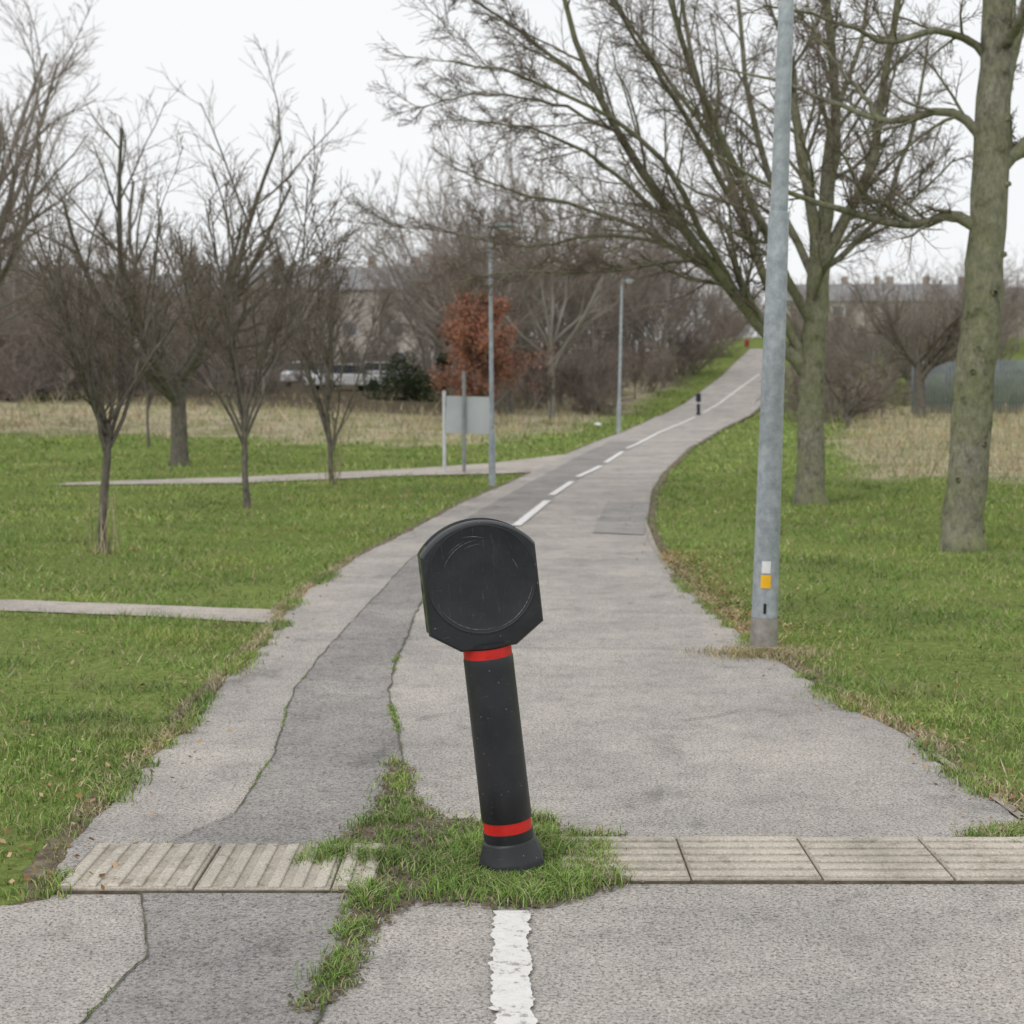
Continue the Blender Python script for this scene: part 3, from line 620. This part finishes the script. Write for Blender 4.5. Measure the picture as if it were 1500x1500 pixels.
leafcloud("ivy_clad_tree",ctr([(648,440),(650,470),(652,500),(650,530),(647,560),(655,455)],82),.5,3500,.07,M_ivy)
leafcloud("evergreen_bush",ctr([(20,600),(60,590),(100,600),(-20,590),(-80,580)],66),.8,3500,.06,M_ivy)

# ------------------------------------------------------------------ leaning bollard
def blackmat():
    m,nt,b=newmat("black_plastic"); v=coord(nt); 
    sc=noise(nt,coord(nt,(3,3,14)),9,5,.8); n1=noise(nt,v,6,4,.6); vo=N(nt,"ShaderNodeTexVoronoi",Scale=42.0); nt.links.new(v,vo.inputs['Vector'])
    base=ramp(nt,[(.3,(.012,.0135,.016)),(.7,(.025,.027,.032))],n1)
    spk=ramp(nt,[(0.0,(1,1,1)),(.11,(0,0,0))],vo.outputs['Distance'])
    sel=ramp(nt,[(.44,(0,0,0)),(.53,(1,1,1))],noise(nt,v,11,2,.5))
    k=mixc(nt,spk,sel,1.,'MULTIPLY')
    c=mixc(nt,base,(.36,.34,.32),k)
    c=mixc(nt,c,(.095,.095,.095),ramp(nt,[(.60,(0,0,0)),(.72,(.7,.7,.7))],sc))
    nt.links.new(c,b.inputs['Base Color']); nt.links.new(ramp(nt,[(.3,(.34,.34,.34)),(.7,(.5,.5,.5))],n1),b.inputs['Roughness'])
    b.inputs['Specular IOR Level'].default_value=.45; bump(nt,b,noise(nt,v,180,2),.12,.002); return m
M_blk=blackmat()
def facemat():
    m,nt,b=newmat("black_face"); v=coord(nt); n1=noise(nt,v,7,4,.7); n3=noise(nt,coord(nt,(22,1,3)),6,4,.8); n4=noise(nt,coord(nt,(3,1,24)),7,4,.8)
    c=ramp(nt,[(.3,(.012,.0135,.017)),(.7,(.027,.029,.035))],n1)
    c=mixc(nt,c,(.11,.11,.11),ramp(nt,[(.60,(0,0,0)),(.74,(.5,.5,.5))],n3)); c=mixc(nt,c,(.10,.10,.10),ramp(nt,[(.62,(0,0,0)),(.75,(.5,.5,.5))],n4))
    nt.links.new(c,b.inputs['Base Color']); nt.links.new(ramp(nt,[(.3,(.38,.38,.38)),(.7,(.6,.6,.6))],n1),b.inputs['Roughness']); b.inputs['Specular IOR Level'].default_value=.4; return m
M_face=facemat()
M_red=nmat("red_reflective_band",(.50,.015,.012),(.66,.022,.016),20,.45,0)
M_scr=nmat("scratch_grey",(.14,.14,.14),(.30,.30,.30),60,.8,0)
M_alg=nmat("algae_on_plastic",(.03,.035,.025),(.14,.17,.10),18,.8,0)
bol=empty("leaning_bollard",(bw[0],bw[1],0),(math.radians(1),math.radians(-6.6),math.radians(9)))
c8=1/math.cos(math.pi/8)
lathe("base_flare",[(-.08,.100*c8),(.0,.100*c8),(.058,.097*c8),(.064,.095*c8),(.112,.0785*c8),(.119,.077*c8),(.121,.02)],M_blk,bol,8,False,math.radians(12))
lathe("lower_collar",[(.11,.0755),(.148,.0755),(.1495,.072),(.1497,.03)],M_blk,bol,48)
lathe("lower_red_band",[(.1485,.0735),(.183,.0735)],M_red,bol,48)
lathe("shaft",[(.1832,.04),(.1835,.0755),(.187,.0765),(.30,.0755),(.65,.0745),(.678,.0745),(.683,.073),(.683,.04)],M_blk,bol,64)
lathe("upper_red_band",[(.680,.0725),(.712,.0725)],M_red,bol,48)
lathe("neck",[(.700,.069),(.714,.072),(.718,.078),(.728,.08),(.735,.05)],M_blk,bol,48)
def outline(s=1.,cx=0,cz=.90):
    pts=[(-.083,.712),(.083,.712),(.171,.772),(.171,1.008)]
    R=.215; cz0=1.094-R; a0=math.atan2(1.008-cz0,.171)
    for i in range(1,24):
        a=a0+(math.pi-2*a0)*i/24; pts.append((R*math.cos(a),cz0+R*math.sin(a)))
    pts+=[(-.171,1.008),(-.171,.772)]
    return [((x-cx)*s+cx,(z-cz)*s+cz) for x,z in pts]
bm=bmesh.new(); rings=[]
prof=((-.0635,.955),(-.0628,.962),(-.058,.978),(-.050,.992),(-.040,1.),(-.030,1.),(-.028,.97),(.028,.97),(.030,1.),(.040,1.),(.050,.992),(.058,.978),(.0628,.962),(.0635,.955))
for yy_,s in prof: rings.append([bm.verts.new((x,yy_,z)) for x,z in outline(s)])
for q,(a,b) in enumerate(zip(rings[:-1],rings[1:])):
    for i in range(len(a)):
        j=(i+1)%len(a); f=bm.faces.new((a[i],a[j],b[j],b[i])); f.smooth=q in (1,2,3,9,10,11); f.material_index=1 if (4<=q<=8 and i>=len(a)-4) else 0
bm.faces.new(rings[0]); bm.faces.new(rings[-1]); o=bm_obj("sign_head",bm,[M_blk,M_alg],bol); m=o.modifiers.new("e",'EDGE_SPLIT'); m.split_angle=math.radians(24)
for sgn in (-1,1):
    bm=bmesh.new(); prof=[(.1635,.062),(.162,.0662),(.159,.0668),(.1575,.0655),(.156,.0650),(0.08,.0655),(.0001,.066)]; rg=[]
    for r,d in prof: rg.append([bm.verts.new((r*math.cos(a),sgn*d,.922+r*math.sin(a))) for a in np.linspace(0,2*math.pi,72,endpoint=False)])
    for a,b in zip(rg[:-1],rg[1:]):
        for i in range(72): j=(i+1)%72; bm.faces.new((a[i],a[j],b[j],b[i]))
    bmesh.ops.remove_doubles(bm,verts=bm.verts,dist=.0002)
    o=bm_obj("sign_disc",bm,M_face,bol,smooth=True); m=o.modifiers.new("e",'EDGE_SPLIT'); m.split_angle=math.radians(25)
for r,a0,a1,w_,ox in ((.118,1.6,2.7,.0008,0),(.125,1.9,2.35,.0005,0),(.15,-1.0,-.2,.0009,0),(.148,3.7,4.9,.0008,0),(.105,1.5,2.0,.0005,0),(.151,4.9,5.6,.0008,0),(.13,1.2,1.7,.0008,-.03),(.09,.2,.6,.0007,.02)):
    n=24; V=[];q=[]
    for i in range(n):
        a=a0+(a1-a0)*i/(n-1); ww=w_*math.sin(math.pi*i/(n-1))*(.6+.4*math.sin(i*2.3))+.0001
        for rr in (r-ww,r+ww): V.append((ox+rr*math.cos(a),-.0672,.922+rr*math.sin(a)))
    for i in range(n-1): q.append((2*i,2*i+1,2*i+3,2*i+2))
    mesh_np("scuff",V,np.array(q),M_scr,parent=bol)

# ------------------------------------------------------------------ lamp posts
def galv(name,c0,c1):
    m,nt,b=newmat(name); v=coord(nt); f=noise(nt,v,14,5,.75); g2=noise(nt,coord(nt,(1,1,.2)),5,4,.6)
    a=mixc(nt,ramp(nt,[(.35,c0),(.65,c1)],f),ramp(nt,[(.35,(.74,.74,.73)),(.6,(1.05,1.05,1.05))],g2),1.,'MULTIPLY')
    nt.links.new(a,b.inputs['Base Color']); b.inputs['Metallic'].default_value=.2; b.inputs['Roughness'].default_value=.5; return m
M_galv=galv("galvanised_steel",(.25,.285,.31),(.43,.465,.49))
M_galvd=galv("dirty_steel",(.19,.175,.15),(.33,.31,.28))
M_white=nmat("white_sticker",(.6,.6,.6),(.75,.75,.75),10,.6,0)
M_yel=nmat("yellow_sticker",(.8,.42,.01),(.9,.5,.02),10,.5,0)
M_dark=nmat("dark_hole",(.01,.01,.01),(.02,.02,.02),10,.8,0)
M_glass=nmat("lantern_glass",(.5,.52,.53),(.65,.66,.67),5,.25,0)
def lamp(px,py,H,lean,rb,near=False,yaw=0.):
    b=unp(px,py); e=empty("street_lamp",tuple(b),(0,math.radians(lean),0))
    s=rb/.075
    lathe("post_foot",[(-.1,.079*s),(.20,.079*s),(.205,.077*s)],M_galvd if near else M_galv,e,32)
    h1=2.46 if near else H*.20
    if near: pr=[(.206,.076*s),(.21,.0765*s),(.22,.0755*s),(h1-.02,.058*s),(h1,.056*s),(h1+.006,.050*s),(H,.034*s)]
    else: pr=[(.2,.080*s),(h1,.078*s),(h1+.05,.055*s),(H,.042*s)]
    lathe("shaft",pr,M_galv,e,32)
    bm=bmesh.new(); L=.42
    prof=[(-.05,.04,.04),(0.02,.06,.05),(.12,.085,.065),(.30,.09,.06),(L,.04,.025)]; rg=[]
    for u,wd,hh in prof:
        rg.append([bm.verts.new((u,wd*math.cos(a),H+.03+hh*.75*math.sin(a)+(0.02*u))) for a in np.linspace(0,2*math.pi,12,endpoint=False)])
    for a,c in zip(rg[:-1],rg[1:]):
        for i in range(12): j=(i+1)%12; bm.faces.new((a[i],a[j],c[j],c[i]))
    bm.faces.new(rg[0]); bm.faces.new(rg[-1]); h=bm_obj("lantern_head",bm,M_galv,e,True)
    box("lantern_lens",(.22,0,H-.015),(.20,.12,.04),M_glass,e,bevel=.015)
    box("photocell",(.05,0,H+.09),(.05,.05,.05),M_galvd,e,bevel=.01)
    lathe("arm_collar",[(H-.14,.05*s),(H+.0,.05*s)],M_galvd,e,16)
    if near:
        def shell(nm,z0,z1,hw,r,mat):
            V=[];q=[];n=9;c0=math.atan2(-b[1],-b[0])
            for i in range(n):
                a=c0+(-hw+2*hw*i/(n-1))
                for z in (z0,z1): V.append((r*math.cos(a),r*math.sin(a),z))
            for i in range(n-1): q.append((2*i,2*i+2,2*i+3,2*i+1))
            mesh_np(nm,V,np.array(q),mat,parent=e)
        shell("white_label",.462,.53,.33,.0752,M_white); shell("yellow_label",.378,.452,.38,.0758,M_yel)
        shell("door_lock",.235,.292,.10,.0778,M_dark)
    return e
lamp(1118,957,5.0,1.35,.073,True)
lamp(721,712,4.12,-.4,.052)
lamp(906,636,4.95,1.0,.07)

# ------------------------------------------------------------------ sign, small bollard, fence, bits
sb=unp(680,693); e=empty("notice_board",tuple(sb))
s=sb[1]/F
M_gpanel=nmat("grey_panel",(.40,.43,.445),(.47,.50,.515),2,.6,0)
M_post=nmat("sign_post_grey",(.20,.21,.21),(.29,.30,.30),6,.7,0)
box("panel",(6*s,-.03,85*s),(64*s,.02,54*s),M_gpanel,e,bevel=.003,rot=(math.radians(1.5),'Y'))
for nm,dx,h_,m in (("left_post",-29,120,M_glass),("centre_post",0,148,M_post)):
    lathe(nm,[(-.1,.035),(h_*s,.035),(h_*s+.005,.01)],m,e,16).location=(dx*s,-.075 if dx==0 else .02,0)
box("rail_upper",(6*s,.0,103*s),(60*s,.02,.04),M_post,e); box("rail_lower",(6*s,.0,68*s),(60*s,.02,.04),M_post,e)
b=unp(1023,610); e=empty("path_bollard",tuple(b)); hh=34*b[1]/F; M_navy=nmat("navy_plastic",(.012,.016,.03),(.025,.03,.05),5,.5,0)
lathe("post",[(-.05,.10),(hh*.12,.10),(hh*.14,.075),(hh*.62,.075),(hh*.64,.08),(hh*.66,.11),(hh*.95,.11),(hh,.06)],M_navy,e,20)
lathe("white_band",[(hh*.55,.082),(hh*.60,.082)],M_white,e,20)
lathe("foot",[(0,.22),(.05,.2),(.06,.1)],M_navy,e,20)
M_fence=nmat("palisade_steel",(.17,.195,.225),(.24,.27,.305),1.,.6,0,metal=0)
fe=empty("palisade_fence"); y0=72.; x0=X(1336,y0); 
Vf=[];Ff=[];nn=0
for k_ in range(125):
    x=x0+k_*.145; y=y0+.03*k_*.145; z=float(height(x,y)); zt=3.05+.012*k_*.145+.05*(int(k_*.145/2.75)%2)
    pts=[(x-.05,z),(x+.05,z),(x+.05,zt-.12),(x,zt),(x-.05,zt-.12)]
    for p in pts: Vf.append((p[0],y,p[1]))
    for p in pts: Vf.append((p[0],y+.02,p[1]))
    o=nn; Ff+= [[o,o+1,o+2,o+4],[o+4,o+2,o+3,o+3],[o+5,o+9,o+7,o+6]]+[[o+i,o+5+i,o+5+(i+1)%5,o+(i+1)%5] for i in range(5)]; nn+=10
quads=[f for f in Ff if len(set(f))==4]; tris=[f[:3] for f in Ff if len(set(f))==3]
mesh_np("pales",Vf,[np.array(quads),np.array(tris)],M_fence,parent=fe)
for zr in (.5,1.9):
    xs_=x0+np.arange(0,18.2,1.); ys_=y0+.03*(xs_-x0)+.05; zs_=.65+zr+0*xs_
    V=[];q=[]
    for x,y,z in zip(xs_,ys_,zs_): V+=[(x,y,z-.04),(x,y,z+.04)]
    for i in range(len(xs_)-1): q.append((2*i,2*i+2,2*i+3,2*i+1))
    mesh_np("rail",V,np.array(q),M_fence,parent=fe)
for i in range(7):
    x=x0+i*2.75; y=y0+.03*(x-x0)+.12; z=float(height(x,y)); box(f"post_{i}",(x,y,z+1.1),(.08,.08,2.2),M_fence,fe)
b=unp(1094,508); M_redp=nmat("red_paint",(.30,.04,.05),(.38,.06,.07),4,.5,0)
e=empty("red_litter_bin",tuple(b)); lathe("body",[(0,.16),(.05,.18),(.45,.2),(.5,.21),(.52,.2)],M_redp,e,16); lathe("lid",[(.52,.2),(.62,.13),(.66,.02)],M_redp,e,16)
b=unp(875,625); 
bm=bmesh.new(); bmesh.ops.create_icosphere(bm,subdivisions=2,radius=.16)
for v_ in bm.verts: v_.co*=rng.uniform(.75,1.2); v_.co.z*=.5
bm_obj("litter_bag",bm,M_white).location=(b[0],b[1],b[2]+.06)

# ------------------------------------------------------------------ cars
M_cw=nmat("white_car_paint",(.68,.69,.70),(.76,.77,.78),1,.3,0); M_cg=nmat("grey_car_paint",(.20,.21,.23),(.24,.25,.27),1,.3,0)
M_cgl=nmat("car_glass",(.03,.035,.04),(.05,.06,.065),1,.2,0,spec=.3); M_tyre=nmat("tyre",(.015,.015,.015),(.03,.03,.03),5,.9,0)
def car(px,y,yaw,mat):
    x=X(px,y); e=empty("parked_car",(x,y,float(height(x,y))+.0),(0,0,yaw))
    def ext(nm,pr,hw0,hw1,m,bev):
        bm=bmesh.new(); A=[bm.verts.new((p[0],-(hw0 if p[1]<.95 else hw1),p[1])) for p in pr]; B=[bm.verts.new((p[0],(hw0 if p[1]<.95 else hw1),p[1])) for p in pr]
        bm.faces.new(A); bm.faces.new(B[::-1])
        for i in range(len(pr)): j=(i+1)%len(pr); bm.faces.new((A[i],B[i],B[j],A[j]))
        bm_obj(nm,bm,m,e,bevel=bev)
    ext("body",[(-2.1,.3),(2.1,.3),(2.15,.6),(2.0,.8),(1.2,.94),(-1.8,.94),(-2.12,.75)],.86,.86,mat,.07)
    ext("glasshouse",[(-1.75,.92),(1.15,.92),(.45,1.42),(-1.2,1.44)],.80,.66,M_cgl,.04)
    ext("roof",[(-1.22,1.42),(.46,1.42),(.30,1.49),(-1.05,1.50)],.67,.67,mat,.03)
    for wx in (-1.3,1.3):
        for wy in (-.8,.8):
            bm=bmesh.new(); bmesh.ops.create_cone(bm,cap_ends=True,segments=20,radius1=.32,radius2=.32,depth=.2); o=bm_obj("wheel",bm,M_tyre,e,bevel=.03); o.rotation_euler=(math.pi/2,0,0); o.location=(wx,wy,.32)
car(458,94,1.1,M_cw); car(508,88,.45,M_cw); car(560,100,.5,M_cw); car(400,108,.2,M_cg); car(350,106,.3,M_cw)

# ------------------------------------------------------------------ houses
M_brick=nmat("brick_wall",(.30,.25,.21),(.40,.34,.29),3,.9,0); M_rend=nmat("render_wall",(.45,.41,.36),(.54,.50,.45),1,.9,0); M_roof=nmat("roof_tiles",(.22,.22,.225),(.30,.30,.305),2,.9,.2,.05)
M_win=nmat("window_glass",(.10,.11,.12),(.18,.19,.21),.5,.15,0); M_frame=nmat("window_frame",(.5,.5,.5),(.6,.6,.6),2,.6,0); M_door=nmat("door_paint",(.05,.06,.12),(.08,.09,.15),2,.6,0)
def house(px,y,W,D,H,yaw,wall,n=3):
    x=X(px,y); e=empty("terraced_house",(x,y,float(height(x,y))-.3),(0,0,yaw)); R=2.4
    box("walls",(0,0,H/2),(W,D,H),wall,e)
    bm=bmesh.new(); a=[bm.verts.new(p) for p in ((-W/2-.2,-D/2-.35,H+.003),(W/2+.2,-D/2-.35,H+.003),(W/2+.2,D/2+.35,H+.003),(-W/2-.2,D/2+.35,H+.003),(-W/2-.2,0,H+R),(W/2+.2,0,H+R))]
    for f in ((0,1,5,4),(2,3,4,5),(0,4,3),(1,2,5),(0,3,2,1)): bm.faces.new([a[i] for i in f])
    bm_obj("roof",bm,M_roof,e)
    for i in range(n):
        cx=-W/2+W*(i+.5)/n
        for fl in range(int(H//2.6)):
            zc_=1.5+fl*2.7
            if fl==0 and i%2==0: box(f"door_{i}",(cx-.9,-D/2-.02,1.05),(.9,.06,2.1),M_door,e)
            box(f"frame_{i}_{fl}",(cx+.4,-D/2-.02,zc_),(1.5,.08,1.3),M_frame,e); box(f"window_{i}_{fl}",(cx+.4,-D/2-.05,zc_),(1.3,.06,1.1),M_win,e)
        box(f"chimney_{i}",(cx+W/n/2-.4,0,H+R+.2),(.7,.6,1.4),M_brick,e)
house(1215,200,12,8,5.4,-.1,M_rend,3); house(1330,200,14,8,5.4,.1,M_brick,3); house(1480,205,14,8,5.2,.1,M_brick,3)
house(385,150,13,8,8.0,.1,M_brick,3); house(520,150,13,8,7.8,-.1,M_rend,3); house(270,165,15,8,7.8,.2,M_brick,3); house(620,165,12,8,8,.0,M_rend,3); house(150,175,15,8,7.8,.2,M_brick,3)
print("tris", sum(len(m.polygons) for m in bpy.data.meshes), bw)
